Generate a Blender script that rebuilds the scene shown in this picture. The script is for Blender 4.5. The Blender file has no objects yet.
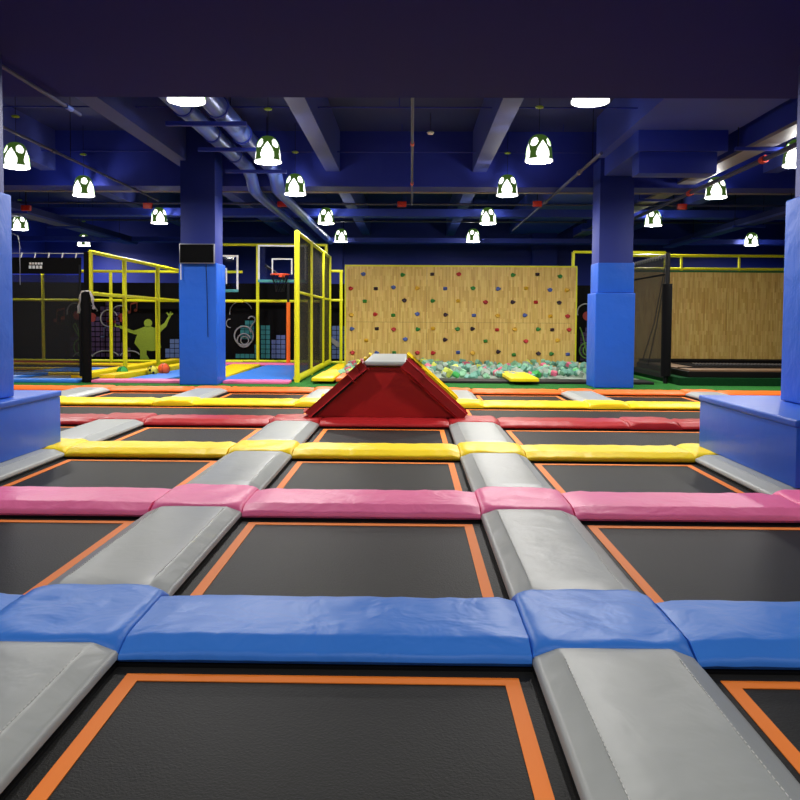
import bpy, bmesh, math, random
from mathutils import Vector, Matrix
R = math.radians
PI = math.pi
rnd = random.Random(7)
SC = bpy.context.scene
C = SC.collection

# ------------------------------------------------------------------ camera
cam_d = bpy.data.cameras.new('camera')
cam = bpy.data.objects.new('camera', cam_d); C.objects.link(cam)
cam_d.sensor_fit = 'HORIZONTAL'; cam_d.sensor_width = 36
cam_d.lens = 790 / 800 * 36
cam_d.shift_y = (353.82 - 400) / 800
cam_d.clip_start = .05; cam_d.clip_end = 200
cam.matrix_world = (Matrix.Translation((0, 0, 1.33)) @ Matrix.Rotation(0.01373, 4, 'Z')
                    @ Matrix.Rotation(PI / 2 - 0.043038, 4, 'X') @ Matrix.Rotation(0.00637, 4, 'Z'))
SC.camera = cam
SC.view_settings.view_transform = 'Standard'
SC.view_settings.look = 'None'
SC.view_settings.exposure = 0.0
SC.view_settings.gamma = 1.0
w = bpy.data.worlds.new('world'); SC.world = w; w.use_nodes = True
w.node_tree.nodes['Background'].inputs[0].default_value = (.25, .32, .6, 1)
w.node_tree.nodes['Background'].inputs[1].default_value = .02
LAMP_W = 112.0        # each pendant
BULB_W = 30.0
GLOW = 1.7           # diffuser of a pendant


def area(name, loc, sx, sy, power, col=(1, .97, .92), rot=(0, 0, 0)):
    l = bpy.data.lights.new(name, 'AREA'); l.shape = 'RECTANGLE'; l.size = sx; l.size_y = sy
    l.energy = power; l.color = col
    o = bpy.data.objects.new(name, l); o.location = loc; o.rotation_euler = rot; C.objects.link(o)
    return o


# added fill lights at soffit height, out of view, brightening the near pads
for (x, y) in ((-3.2, 1.2), (0, 1.2), (3.2, 1.2), (-3.2, -2.0), (0, -2.0), (3.2, -2.0)):
    area('unseen_fill_light', (x, y, 3.62), 1.2, .6, 38)
for (x, y) in ((-6.4, 5.2), (6.4, 5.2)):
    area('unseen_fill_light', (x, y, 3.62), 1.2, .6, 60)

# --------------------------------------------------------------- materials
def lin(c):
    c = c / 255
    return c / 12.92 if c <= .04045 else ((c + .055) / 1.055) ** 2.4


def rgb(r, g, b): return (lin(r), lin(g), lin(b), 1)


MATS = {}


def nn(nt, kind, **kw):
    n = nt.nodes.new(kind)
    for k, v in kw.items():
        if k in n.inputs: n.inputs[k].default_value = v
        else: setattr(n, k, v)
    return n


def mat(name, col, rough=.5, metal=0, spec=.5, bump=0, bscale=8, bdetail=3, vary=0, vscale=3, stretch=(1, 1, 1), coat=0, bdist=.02):
    if name in MATS: return MATS[name]
    m = bpy.data.materials.new(name); m.use_nodes = True; nt = m.node_tree
    p = nt.nodes['Principled BSDF']
    p.inputs['Base Color'].default_value = col; p.inputs['Roughness'].default_value = rough
    p.inputs['Metallic'].default_value = metal; p.inputs['Specular IOR Level'].default_value = spec
    p.inputs['Coat Weight'].default_value = coat
    if bump or vary:
        tc = nn(nt, 'ShaderNodeTexCoord'); oi = nn(nt, 'ShaderNodeObjectInfo')
        mp = nn(nt, 'ShaderNodeMapping'); mp.inputs['Scale'].default_value = stretch
        mu = nn(nt, 'ShaderNodeMath', operation='MULTIPLY'); mu.inputs[1].default_value = 37
        nt.links.new(oi.outputs['Random'], mu.inputs[0])
        nt.links.new(tc.outputs['Object'], mp.inputs['Vector']); nt.links.new(mu.outputs[0], mp.inputs['Location'])
    if bump:
        n = nn(nt, 'ShaderNodeTexNoise'); n.inputs['Scale'].default_value = bscale; n.inputs['Detail'].default_value = bdetail
        n.inputs['Distortion'].default_value = .4
        b = nn(nt, 'ShaderNodeBump'); b.inputs['Strength'].default_value = bump; b.inputs['Distance'].default_value = bdist
        nt.links.new(mp.outputs[0], n.inputs['Vector']); nt.links.new(n.outputs[0], b.inputs['Height'])
        nt.links.new(b.outputs[0], p.inputs['Normal'])
    if vary:
        n = nn(nt, 'ShaderNodeTexNoise'); n.inputs['Scale'].default_value = vscale; n.inputs['Detail'].default_value = 4
        r = nn(nt, 'ShaderNodeMapRange'); r.inputs[3].default_value = 1 - vary; r.inputs[4].default_value = 1 + vary
        mx = nn(nt, 'ShaderNodeMix', data_type='RGBA', blend_type='MULTIPLY'); mx.inputs[0].default_value = 1
        mx.inputs[6].default_value = col
        cr = nn(nt, 'ShaderNodeCombineColor')
        nt.links.new(mp.outputs[0], n.inputs['Vector']); nt.links.new(n.outputs[0], r.inputs[0])
        for k in range(3): nt.links.new(r.outputs[0], cr.inputs[k])
        nt.links.new(cr.outputs[0], mx.inputs[7]); nt.links.new(mx.outputs[2], p.inputs['Base Color'])
    MATS[name] = m
    return m


def vinyl(name, col, rough=.42, b=.6):
    return mat(name, col, rough, spec=.28, bump=b, bscale=4.5, bdetail=3, vary=.05, vscale=2.5, bdist=.03)


V = dict(
    blue=vinyl('blue_vinyl', rgb(58, 128, 226)),
    pink=vinyl('pink_vinyl', rgb(252, 120, 172)),
    yellow=vinyl('yellow_vinyl', rgb(250, 216, 20)),
    red=vinyl('red_vinyl', rgb(164, 30, 34)),
    orange=vinyl('orange_vinyl', rgb(240, 112, 38)),
    grey=vinyl('grey_vinyl', rgb(158, 162, 160), .38, .22),
)
M_PANELRED = vinyl('deep_red_vinyl', rgb(160, 24, 24), .5, .15)
M_COLPAD = vinyl('column_blue_vinyl', rgb(36, 96, 208), .42, .45)
M_BOX = vinyl('box_blue_vinyl', rgb(42, 98, 208), .36, .12)
M_MAT = mat('black_woven_mat', rgb(36, 36, 35), .55, spec=.13, bump=.5, bscale=110, bdetail=2, bdist=.004, vary=.28, vscale=2.2)  # broad mottling in the colour imitates patches of reflected light
M_STRIPE = mat('orange_webbing', rgb(248, 130, 26), .65)
M_BLACK = mat('black_frame', rgb(10, 10, 11), .5, spec=.25)
M_BLACKF = mat('black_fabric', rgb(9, 9, 10), .9, spec=.15)
M_FLOOR = mat('dark_floor', rgb(14, 14, 16), .8)
M_NAVY = mat('navy_paint', rgb(18, 40, 152), .6, vary=.08, vscale=1.5)
M_NAVYD = mat('navy_ceiling_paint', rgb(20, 34, 108), .75, vary=.1, vscale=1)
M_SOFFIT = mat('soffit_paint', rgb(10, 20, 112), .9, vary=.06)
M_BEAMBLUE = mat('beam_blue_paint', rgb(40, 62, 178), .55, vary=.1, vscale=2)
M_BEAM = mat('beam_grey_blue_paint', rgb(58, 72, 158), .6, vary=.12, vscale=2)
M_SHAFT = mat('column_paint', rgb(21, 42, 135), .55, bump=.1, bscale=5)
M_DUCT = mat('blue_duct', rgb(90, 115, 200), .32, metal=.35, vary=.15, vscale=3)
M_DUCTG = mat('galvanised_duct', rgb(132, 128, 136), .5, metal=.2, vary=.12)
M_PIPE = mat('pipe_paint', rgb(62, 68, 108), .5)
M_REDBOX = mat('red_enamel', rgb(215, 50, 22), .4)
M_LIME = mat('lime_enamel', rgb(150, 190, 20), .4)
M_YF = mat('yellow_frame_vinyl', rgb(222, 220, 22), .4, bump=.1, bscale=10)
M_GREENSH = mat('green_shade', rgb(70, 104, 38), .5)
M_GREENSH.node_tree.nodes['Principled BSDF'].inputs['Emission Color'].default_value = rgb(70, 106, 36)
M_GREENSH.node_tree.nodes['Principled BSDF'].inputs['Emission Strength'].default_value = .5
M_WHITE = mat('white_paint', rgb(225, 225, 225), .5)
M_CLOTH = mat('white_cloth', rgb(215, 210, 205), .9, bump=.4, bscale=12)
M_STITCH = mat('pale_thread', rgb(205, 205, 202), .8)
M_SCREEN = mat('tv_screen', rgb(5, 5, 6), .25, spec=.15)
M_SILVER = mat('tv_silver', rgb(150, 150, 155), .35, metal=.6)


def turf_mat():
    m = mat('green_turf', rgb(38, 112, 40), .9, spec=.2, bump=.8, bscale=90, bdetail=3, vary=.35, vscale=30, bdist=.02)
    return m


M_TURF = turf_mat()
M_TURFD = mat('dark_turf', rgb(16, 62, 30), .95, spec=.1, bump=.8, bscale=90, vary=.3, vscale=25)


def wood_mat():
    m = bpy.data.materials.new('laminated_wood'); m.use_nodes = True; nt = m.node_tree
    p = nt.nodes['Principled BSDF']; p.inputs['Roughness'].default_value = .5
    tc = nn(nt, 'ShaderNodeTexCoord')
    sp = nn(nt, 'ShaderNodeSeparateXYZ'); nt.links.new(tc.outputs['Object'], sp.inputs[0])
    cb = nn(nt, 'ShaderNodeCombineXYZ')
    nt.links.new(sp.outputs[2], cb.inputs[0]); nt.links.new(sp.outputs[0], cb.inputs[1])
    br = nn(nt, 'ShaderNodeTexBrick')                      # narrow upright strips, butt-jointed
    br.inputs['Color1'].default_value = rgb(228, 194, 110); br.inputs['Color2'].default_value = rgb(204, 164, 80)
    br.inputs['Mortar'].default_value = rgb(196, 156, 78); br.inputs['Scale'].default_value = 1
    br.inputs['Mortar Size'].default_value = .001; br.inputs['Brick Width'].default_value = .26; br.inputs['Row Height'].default_value = .042
    br.offset = .37; br.offset_frequency = 2
    nt.links.new(cb.outputs[0], br.inputs['Vector'])
    mp = nn(nt, 'ShaderNodeMapping'); mp.inputs['Scale'].default_value = (30, 30, 1.6)
    n = nn(nt, 'ShaderNodeTexNoise'); n.inputs['Scale'].default_value = 1; n.inputs['Detail'].default_value = 5
    nt.links.new(tc.outputs['Object'], mp.inputs[0]); nt.links.new(mp.outputs[0], n.inputs[0])
    mx = nn(nt, 'ShaderNodeMix', data_type='RGBA', blend_type='OVERLAY'); mx.inputs[0].default_value = .55
    nt.links.new(br.outputs[0], mx.inputs[6]); nt.links.new(n.outputs[0], mx.inputs[7])
    nt.links.new(mx.outputs[2], p.inputs['Base Color'])
    return m


M_WOOD = wood_mat()


def net_mat(name, cover, cell=.02, wire=.003):
    """black netting: real gaps between square strands, thickened by COVER"""
    m = bpy.data.materials.new(name); m.use_nodes = True; nt = m.node_tree
    p = nt.nodes['Principled BSDF']; p.inputs['Base Color'].default_value = rgb(14, 14, 16); p.inputs['Roughness'].default_value = .8
    out = nt.nodes['Material Output']
    tr = nn(nt, 'ShaderNodeBsdfTransparent'); mx = nn(nt, 'ShaderNodeMixShader')
    tc = nn(nt, 'ShaderNodeTexCoord'); sp = nn(nt, 'ShaderNodeSeparateXYZ')
    nt.links.new(tc.outputs['Object'], sp.inputs[0])
    ad = nn(nt, 'ShaderNodeMath', operation='ADD'); nt.links.new(sp.outputs[0], ad.inputs[0]); nt.links.new(sp.outputs[1], ad.inputs[1])
    outs = []
    for s in (ad.outputs[0], sp.outputs[2]):
        a = nn(nt, 'ShaderNodeMath', operation='MODULO'); a.inputs[1].default_value = cell
        b = nn(nt, 'ShaderNodeMath', operation='ABSOLUTE'); c = nn(nt, 'ShaderNodeMath', operation='LESS_THAN'); c.inputs[1].default_value = wire
        nt.links.new(s, a.inputs[0]); nt.links.new(a.outputs[0], b.inputs[0]); nt.links.new(b.outputs[0], c.inputs[0])
        outs.append(c.outputs[0])
    mxx = nn(nt, 'ShaderNodeMath', operation='MAXIMUM'); nt.links.new(outs[0], mxx.inputs[0]); nt.links.new(outs[1], mxx.inputs[1])
    m2 = nn(nt, 'ShaderNodeMath', operation='MAXIMUM'); m2.inputs[1].default_value = cover; nt.links.new(mxx.outputs[0], m2.inputs[0])
    nt.links.new(m2.outputs[0], mx.inputs[0]); nt.links.new(tr.outputs[0], mx.inputs[1]); nt.links.new(p.outputs[0], mx.inputs[2])
    nt.links.new(mx.outputs[0], out.inputs[0])
    return m


M_NET = net_mat('black_net', .5)
M_NETL = net_mat('sheer_black_net', .42)


def emis(name, col, s):
    m = bpy.data.materials.new(name); m.use_nodes = True; nt = m.node_tree
    p = nt.nodes['Principled BSDF']; p.inputs['Base Color'].default_value = (.8, .8, .8, 1)
    p.inputs['Emission Color'].default_value = col; p.inputs['Emission Strength'].default_value = s
    return m


def frosted_mat():
    m = bpy.data.materials.new('frosted_lit_plastic'); m.use_nodes = True; nt = m.node_tree
    out = nt.nodes['Material Output']; nt.nodes.remove(nt.nodes['Principled BSDF'])
    tr = nn(nt, 'ShaderNodeBsdfTransparent'); em = nn(nt, 'ShaderNodeEmission')
    em.inputs[0].default_value = (1, .98, .95, 1); em.inputs[1].default_value = GLOW * 2
    mx = nn(nt, 'ShaderNodeMixShader'); mx.inputs[0].default_value = .5
    nt.links.new(tr.outputs[0], mx.inputs[1]); nt.links.new(em.outputs[0], mx.inputs[2]); nt.links.new(mx.outputs[0], out.inputs[0])
    return m


M_GLOW = emis('lit_rim', (1, .98, .95, 1), GLOW)
M_FROST = frosted_mat()


def glass_mat():
    m = bpy.data.materials.new('clear_acrylic'); m.use_nodes = True; nt = m.node_tree
    out = nt.nodes['Material Output']; nt.nodes.remove(nt.nodes['Principled BSDF'])
    tr = nn(nt, 'ShaderNodeBsdfTransparent'); tr.inputs[0].default_value = (.85, .9, .95, 1)
    gl = nn(nt, 'ShaderNodeBsdfGlossy'); gl.inputs['Roughness'].default_value = .03
    fr = nn(nt, 'ShaderNodeFresnel'); fr.inputs[0].default_value = 1.5
    mx = nn(nt, 'ShaderNodeMixShader')
    nt.links.new(fr.outputs[0], mx.inputs[0]); nt.links.new(tr.outputs[0], mx.inputs[1]); nt.links.new(gl.outputs[0], mx.inputs[2])
    nt.links.new(mx.outputs[0], out.inputs[0])
    return m


M_ACRYL = glass_mat()

# ----------------------------------------------------------------- helpers
class MB:
    def __init__(s): s.bm = bmesh.new()

    def box(s, x0, x1, y0, y1, z0, z1, bev=0, seg=2):
        r = bmesh.ops.create_cube(s.bm, size=1)
        for v in r['verts']:
            v.co = Vector(((x0 + x1) / 2 + v.co.x * (x1 - x0), (y0 + y1) / 2 + v.co.y * (y1 - y0), (z0 + z1) / 2 + v.co.z * (z1 - z0)))
        if bev:
            es = {e for v in r['verts'] for e in v.link_edges}
            bmesh.ops.bevel(s.bm, geom=list(es), offset=bev, segments=seg, affect='EDGES', profile=.6)
        return s

    def tube(s, pts, r, n=10, cap=True):
        pts = [Vector(p) for p in pts]; rings = []
        for i, p in enumerate(pts):
            a = pts[max(i - 1, 0)]; b = pts[min(i + 1, len(pts) - 1)]
            d = (b - a).normalized()
            up = Vector((0, 0, 1)) if abs(d.z) < .9 else Vector((0, 1, 0))
            u = d.cross(up).normalized(); v = d.cross(u)
            rr = r[i] if isinstance(r, (list, tuple)) else r
            rings.append([s.bm.verts.new(p + u * rr * math.cos(2 * PI * k / n) + v * rr * math.sin(2 * PI * k / n)) for k in range(n)])
        for a, b in zip(rings, rings[1:]):
            for k in range(n): s.bm.faces.new((a[k], a[(k + 1) % n], b[(k + 1) % n], b[k]))
        if cap:
            s.bm.faces.new(rings[0]); s.bm.faces.new(rings[-1])
        return s

    def bar(s, a, b, w, h, bev=0):
        """square bar from a to b, w across, h in the other direction"""
        a = Vector(a); b = Vector(b); d = (b - a); L = d.length; d.normalize()
        up = Vector((0, 0, 1)) if abs(d.z) < .95 else Vector((0, 1, 0))
        u = d.cross(up).normalized(); v = u.cross(d)
        r = bmesh.ops.create_cube(s.bm, size=1)
        for q in r['verts']:
            c = q.co.copy(); q.co = (a + b) / 2 + d * c.x * L + u * c.y * w + v * c.z * h
        if bev:
            es = {e for q in r['verts'] for e in q.link_edges}
            bmesh.ops.bevel(s.bm, geom=list(es), offset=bev, segments=2, affect='EDGES', profile=.6)
        return s

    def poly(s, pts, t):
        """extrude a polygon by the vector t"""
        a = [s.bm.verts.new(p) for p in pts]; b = [s.bm.verts.new(Vector(p) + Vector(t)) for p in pts]
        n = len(pts); s.bm.faces.new(a); s.bm.faces.new(b[::-1])
        for k in range(n): s.bm.faces.new((a[k], b[k], b[(k + 1) % n], a[(k + 1) % n]))
        return s

    def disc(s, c, r, axis_y_t, n=20):
        return s.poly([(c[0] + r * math.cos(2 * PI * k / n), c[1], c[2] + r * math.sin(2 * PI * k / n)) for k in range(n)], (0, axis_y_t, 0))

    def lathe(s, prof, n=24, c=(0, 0, 0)):
        rings = [[s.bm.verts.new((c[0] + r * math.cos(2 * PI * k / n), c[1] + r * math.sin(2 * PI * k / n), c[2] + z)) for k in range(n)] for r, z in prof]
        for a, b in zip(rings, rings[1:]):
            for k in range(n): s.bm.faces.new((a[k], a[(k + 1) % n], b[(k + 1) % n], b[k]))
        return s

    def mesh(s, name, m, smooth=False):
        bmesh.ops.recalc_face_normals(s.bm, faces=s.bm.faces)
        me = bpy.data.meshes.new(name); s.bm.to_mesh(me); s.bm.free()
        if m: me.materials.append(m)
        if smooth:
            for p in me.polygons: p.use_smooth = True
            try: me.set_sharp_from_angle(angle=R(38))
            except Exception: pass
        return me

    def build(s, name, m, parent=None, smooth=True, loc=None):
        return link(name, s.mesh(name, m, smooth), parent, loc)


def link(name, me, parent=None, loc=None):
    o = bpy.data.objects.new(name, me); C.objects.link(o)
    if loc: o.location = loc
    if parent: o.parent = parent
    return o


def tag(o, label, cat, group=None, kind=None):
    o['label'] = label; o['category'] = cat
    if group: o['group'] = group
    if kind: o['kind'] = kind
    return o


def thing(name, label, cat, loc=(0, 0, 0), group=None, rz=0):
    o = bpy.data.objects.new(name, None); C.objects.link(o); o.location = loc; o.rotation_euler = (0, 0, rz)
    o.empty_display_size = .1
    return tag(o, label, cat, group)


def recentre(o):
    """put a mesh's origin at its own base centre"""
    me = o.data; xs = [v.co.x for v in me.vertices]; ys = [v.co.y for v in me.vertices]; zs = [v.co.z for v in me.vertices]
    c = Vector(((min(xs) + max(xs)) / 2, (min(ys) + max(ys)) / 2, min(zs)))
    me.transform(Matrix.Translation(-c)); o.location = o.location + c
    return o


def struct(name, mb, m, smooth=False):
    o = mb.build(name, m, None, smooth); o['kind'] = 'structure'
    return o


def one(name, mb, m, label, cat, group=None, smooth=True):
    o = recentre(mb.build(name, m, None, smooth)); return tag(o, label, cat, group)


def copy_tree(o, parent=None):
    c = o.copy(); C.objects.link(c)
    if parent: c.parent = parent
    for ch in list(o.children): copy_tree(ch, c)
    return c


ORD = ['first', 'second', 'third', 'fourth', 'fifth', 'sixth', 'seventh', 'eighth', 'ninth', 'tenth', 'eleventh', 'twelfth']

# --------------------------------------------------------------- structure
struct('floor', MB().box(-13, 13, -4, 28, -.5, -.3), M_FLOOR)
TZ = .07
struct('turf_floor', MB().box(-13, 13, 14.6, 28, -.3, TZ), M_TURF)
struct('ceiling', MB().box(-13.2, 13.2, -4.2, 28.2, 5.1, 5.3), M_NAVYD)
struct('wall_back', MB().box(-13.2, 13.2, 28, 28.2, -.5, 5.1), M_NAVY)
struct('wall_left', MB().box(-13.2, -13, -4.2, 28, -.5, 5.1), M_NAVY)
struct('wall_right', MB().box(13, 13.2, -4.2, 28, -.5, 5.1), M_NAVY)
struct('wall_front', MB().box(-13, 13, -4.2, -4, -.5, 5.1), M_NAVY)
struct('trim_1', MB().box(4.2, 5.05, 27.6, 28, TZ, 5.1), M_NAVY)
struct('trim_2', MB().box(-3.2, -2.4, 27.6, 28, TZ, 5.1), M_NAVY)
struct('ceiling_soffit', MB().box(-13, 13, -4, 8.42, 3.665, 5.1), M_SOFFIT)
struct('beam_cross', MB().box(-13, 13, 16.0, 16.6, 4.0, 5.1), M_NAVY)
struct('beam_cross_far', MB().box(-13, 13, 20.3, 20.7, 3.97, 4.16), M_BEAMBLUE)
struct('beam_cross_back', MB().box(-13, 13, 25.4, 25.8, 3.8, 3.95), M_BEAMBLUE)
for x0, x1 in ((-7.5, -7.2), (-4.55, -4.25), (-1.73, -1.45), (1.21, 1.49), (7.0, 7.3), (9.9, 10.2)):
    struct('beam_lengthwise', MB().box(x0, x1, 8.42, 16.0, 4.3, 5.1), M_BEAM)
    struct('beam_lengthwise', MB().box(x0, x1, 16.6, 28, 4.3, 5.1), M_BEAM)
M_WIDE = mat('wide_beam_lamplit_blue', rgb(60, 78, 186), .55, vary=.12, vscale=2)  # blue made lighter to stand in for lamplight on the beam side
struct('beam_wide', MB().box(3.42, 5.12, 8.42, 14.88, 4.36, 5.1), M_WIDE)
struct('beam_wide', MB().box(3.42, 5.12, 16.6, 28, 4.36, 5.1), M_WIDE)
# stepped box hanging under the wide beam, before the right column
cb = thing('ceiling_box', 'stepped bright blue box under the ceiling beam before the right padded column', 'duct box', (4.29, 13.9, 4.03))
MB().box(-.71, .71, -1.2, 1.0, 0, .33, .01).build('upper_step', M_BEAMBLUE, cb)
MB().box(-.68, .56, -1.15, -.75, -.34, -.002, .01).build('lower_step', M_BEAMBLUE, cb)

# ----------------------------------------------------------------- columns
def column(x0, x1, y0, y1, zb, zt, pads, label, cid):
    sl = .02 if cid == 1 else .06
    t = thing('padded_column', label, 'column', ((x0 + x1) / 2, (y0 + y1) / 2, zb), 'padded square columns')
    hx, hy = (x1 - x0) / 2, (y1 - y0) / 2
    MB().box(-hx + sl, hx - .04, -hy + .05, hy - .05, 0, zt - zb, .012).build('shaft', M_SHAFT, t)
    for i, (g, z0, z1) in enumerate(pads):
        b = MB(); b.box(-hx + g, hx - g / 3, -hy + g, hy - g, z0 - zb, z1 - zb, .02, 3)
        b.build('foam_wrap', M_COLPAD, t)
    return t


column(3.46, 4.2, 14.9, 15.6, TZ, 4.36, [(0, TZ, 1.86), (.045, 1.862, 2.43)],
       'blue padded square column behind the orange row, right of the wooden climbing wall', 0)
column(-4.39, -3.67, 14.9, 15.6, TZ, 5.1, [(0, TZ, 2.38)],
       'blue padded square column with a small television, left of the basketball cage', 1)
column(-4.42, -3.605, 6.3, 7.12, .61, 3.66, [(0, .61, 2.43)],
       'blue padded column at the photo left edge standing on the low blue box', 2)
column(3.44, 4.26, 6.56, 7.38, .605, 3.66, [(0, .605, 2.45)],
       'blue padded column at the photo right edge standing on the low blue box', 3)


def base_box(x0, x1, y0, y1, z1, label):
    t = thing('padded_box', label, 'padded box', ((x0 + x1) / 2, (y0 + y1) / 2, .086), 'blue padded boxes round the near columns')
    hx, hy = (x1 - x0) / 2, (y1 - y0) / 2; h = z1 - .086
    MB().box(-hx, hx, -hy, hy, 0, h - .06, .006).build('side_wrap', M_BOX, t)
    MB().box(-hx - .012, hx + .012, -hy - .012, hy + .012, h - .058, h, .018, 3).build('lid_pad', M_BOX, t)
    return t


base_box(-5.9, -3.5, 5.92, 7.82, .605, 'low blue padded box round the left edge column, beside the nearer yellow row')
base_box(2.89, 5.3, 5.92, 7.9, .6, 'low blue padded box round the right edge column, beside the nearer yellow row')

# ----------------------------------------------------------- trampoline pads
H = .082
PROF = [(0.012, 0.0), (0.0, .015), (.002, .03), (.01, .042), (.025, .0485), (.088, .0765), (.098, .0805), (.108, H)]
LX = [-7.95, -5.75, -3.62, -1.44, .79, 3.01, 5.235, 7.46]      # grey lanes, centre lines
LH = .315
YN = [2.98 + 2.236 * k for k in range(6)]                       # near edge of the cross rows
BD = .66
BDK = [.63, .64, .6, .6, .53, .39]
ROWC = ['blue', 'pink', 'yellow', 'red', 'yellow', 'orange']
ROWN = ['nearest blue row', 'pink row', 'nearer yellow row', 'red row', 'farther yellow row', 'far orange row']
BAYN = ['outermost left bay', 'outer left bay', 'left bay', 'centre bay', 'right bay', 'outer right bay', 'outermost right bay']
LANEN = ['outermost left lane', 'far left lane', 'outer left lane', 'left lane', 'right lane', 'outer right lane', 'far right lane', 'outermost right lane']


def in_view(x0, x1, y):
    for x in (x0, (x0 + x1) / 2, x1):
        if -.505 * y - .7 < x < .5 * y + .7 and y > 1.9: return True
    return False


def pad_mesh(L, W, seed, wr=.0062, h=H, endr=.03):
    """long soft pad along local X (0..L), across local Y (0..W), bevelled long sides"""
    rr = random.Random(seed)
    k = W / .66 if W < .6 else 1
    top = [(y, z * h / H) for y, z in PROF]
    inn = [(W * f, h + .002) for f in (.3, .42, .5, .58, .7)]
    sec = top + inn + [(W - y, z) for y, z in top[::-1]]
    n = max(6, int(L / .07))
    ph = [rr.uniform(0, 6.28) for _ in range(6)]
    bm = bmesh.new(); rings = []
    for i in range(n + 1):
        x = L * i / n
        e = min(x, L - x)
        sc = 1 if e > endr else .86 + .14 * math.sqrt(max(0, 1 - (1 - e / endr) ** 2))
        ring = []
        for (y, z) in sec:
            # creases run across the bevelled sides and are strongest near the ends
            a = wr * (.35 + 1.0 * math.exp(-e / .25))
            side = 1 if (z > .03 and (y < .12 or y > W - .12)) else .35
            dz = a * side * (math.sin(x * 34 + ph[0] + y * 9) * .5 + math.sin(x * 57 + ph[1] - y * 14) * .35 + math.sin(x * 11 + ph[2]) * .5)
            if z < .01: dz = 0
            ring.append(bm.verts.new((x, y, z * sc + dz)))
        rings.append(ring)
    for a, b in zip(rings, rings[1:]):
        for j in range(len(sec) - 1): bm.faces.new((a[j], b[j], b[j + 1], a[j + 1]))
        bm.faces.new((a[-1], b[-1], b[0], a[0]))
    bm.faces.new(rings[0]); bm.faces.new(rings[-1][::-1])
    mb = MB.__new__(MB); mb.bm = bm
    return mb


def junction_mesh(w, d, seed, h=.088):
    """square cap pad: flat slab with soft rim, dipping corners and folds"""
    rr = random.Random(seed); n = 16; bm = bmesh.new(); g = {}
    p = [rr.uniform(0, 6.28) for _ in range(5)]; sgn = rr.choice((-1, 1))
    for i in range(n + 1):
        for j in range(n + 1):
            u, v = i / n, j / n
            # denser towards the rim
            u = .5 - .5 * math.cos(PI * u); v = .5 - .5 * math.cos(PI * v)
            x, y = u * w, v * d
            e = min(u, 1 - u, v, 1 - v)
            cx = min(x, w - x); cy = min(y, d - y)
            z = h - .02 * math.exp(-min(cx, cy) / .012)
            if cx + cy < .11: z -= .35 * (.11 - cx - cy)
            z += .0035 * math.sin((x * sgn + y) * 16 + p[0]) * math.exp(-((x - w * .3) ** 2 + (y - d * .4) ** 2) * 9) + .0025 * math.sin(x * 23 - y * 9 + p[1]) + .002 * math.sin(y * 31 + x * 12 + p[2])
            g[i, j] = bm.verts.new((x, y, z))
    for i in range(n):
        for j in range(n): bm.faces.new((g[i, j], g[i + 1, j], g[i + 1, j + 1], g[i, j + 1]))
    rim = [g[i, 0] for i in range(n)] + [g[n, j] for j in range(n)] + [g[n - i, n] for i in range(n)] + [g[0, n - j] for j in range(n)]
    low = [bm.verts.new((v.co.x, v.co.y, 0)) for v in rim]; m = len(rim)
    for k in range(m): bm.faces.new((rim[k], low[k], low[(k + 1) % m], rim[(k + 1) % m]))
    bm.faces.new(low)
    mb = MB.__new__(MB); mb.bm = bm
    return mb


def bar_pad(x0, x1, k, label, col=None, y0=None):
    col = col or ROWC[k]; y = YN[k] if y0 is None else y0
    o = pad_mesh(x1 - x0, BDK[k], int(x0 * 100) + k).build('edge_pad', V[col], None, True, (x0, y, 0))
    return tag(o, label, 'pad', 'cross row pads')


def lane_pad(li, y0, y1, label):
    xc = LX[li]; L = y1 - y0
    t = thing('lane_pad', label, 'pad', (xc + LH, y0, 0), 'grey lane pads', PI / 2)
    pad_mesh(L, 2 * LH, li * 31 + int(y0 * 10), .0022).build('cushion', V['grey'], t)
    for yy in (.103, 2 * LH - .103):
        st = MB(); x = .1
        while x < L - .1:
            st.box(x, x + .016, yy - .0016, yy + .0016, H - .002, H + .0016); x += .026
        st.build('stitching', M_STITCH, t, False)
    return t


def frame_and_mat(x0, x1, y0, y1, label, group='trampoline beds', m=M_MAT):
    """one bed: rails under the pads, taut black mat, orange webbing"""
    xc, yc = (x0 + x1) / 2, (y0 + y1) / 2
    t = thing('trampoline', label, 'trampoline', (xc, yc, -.3), group)
    a, b = (x1 - x0) / 2, (y1 - y0) / 2
    f = MB(); g = .004; w = .28
    f.box(-a - w, -a, -b - .26, b + .26, 0, .295); f.box(a, a + w, -b - .26, b + .26, 0, .295)
    f.box(-a, a, -b - .26, -b, 0, .295); f.box(-a, a, b, b + .26, 0, .295)
    f.build('frame', M_BLACK, t, False)
    MB().box(-a, a, -b, b, .278, .284).build('jumping_mat', m, t, False)
    s = MB(); o_, i_, z0, z1 = .062, .118, .2845, .288
    s.box(-a + o_, a - o_, -b + o_, -b + i_, z0, z1); s.box(-a + o_, a - o_, b - i_, b - o_, z0, z1)
    s.box(-a + o_, -a + i_, -b + i_, b - i_, z0, z1); s.box(a - i_, a - o_, -b + i_, b - i_, z0, z1)
    s.build('webbing_stripe', M_STRIPE, t, False)
    return t


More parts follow.
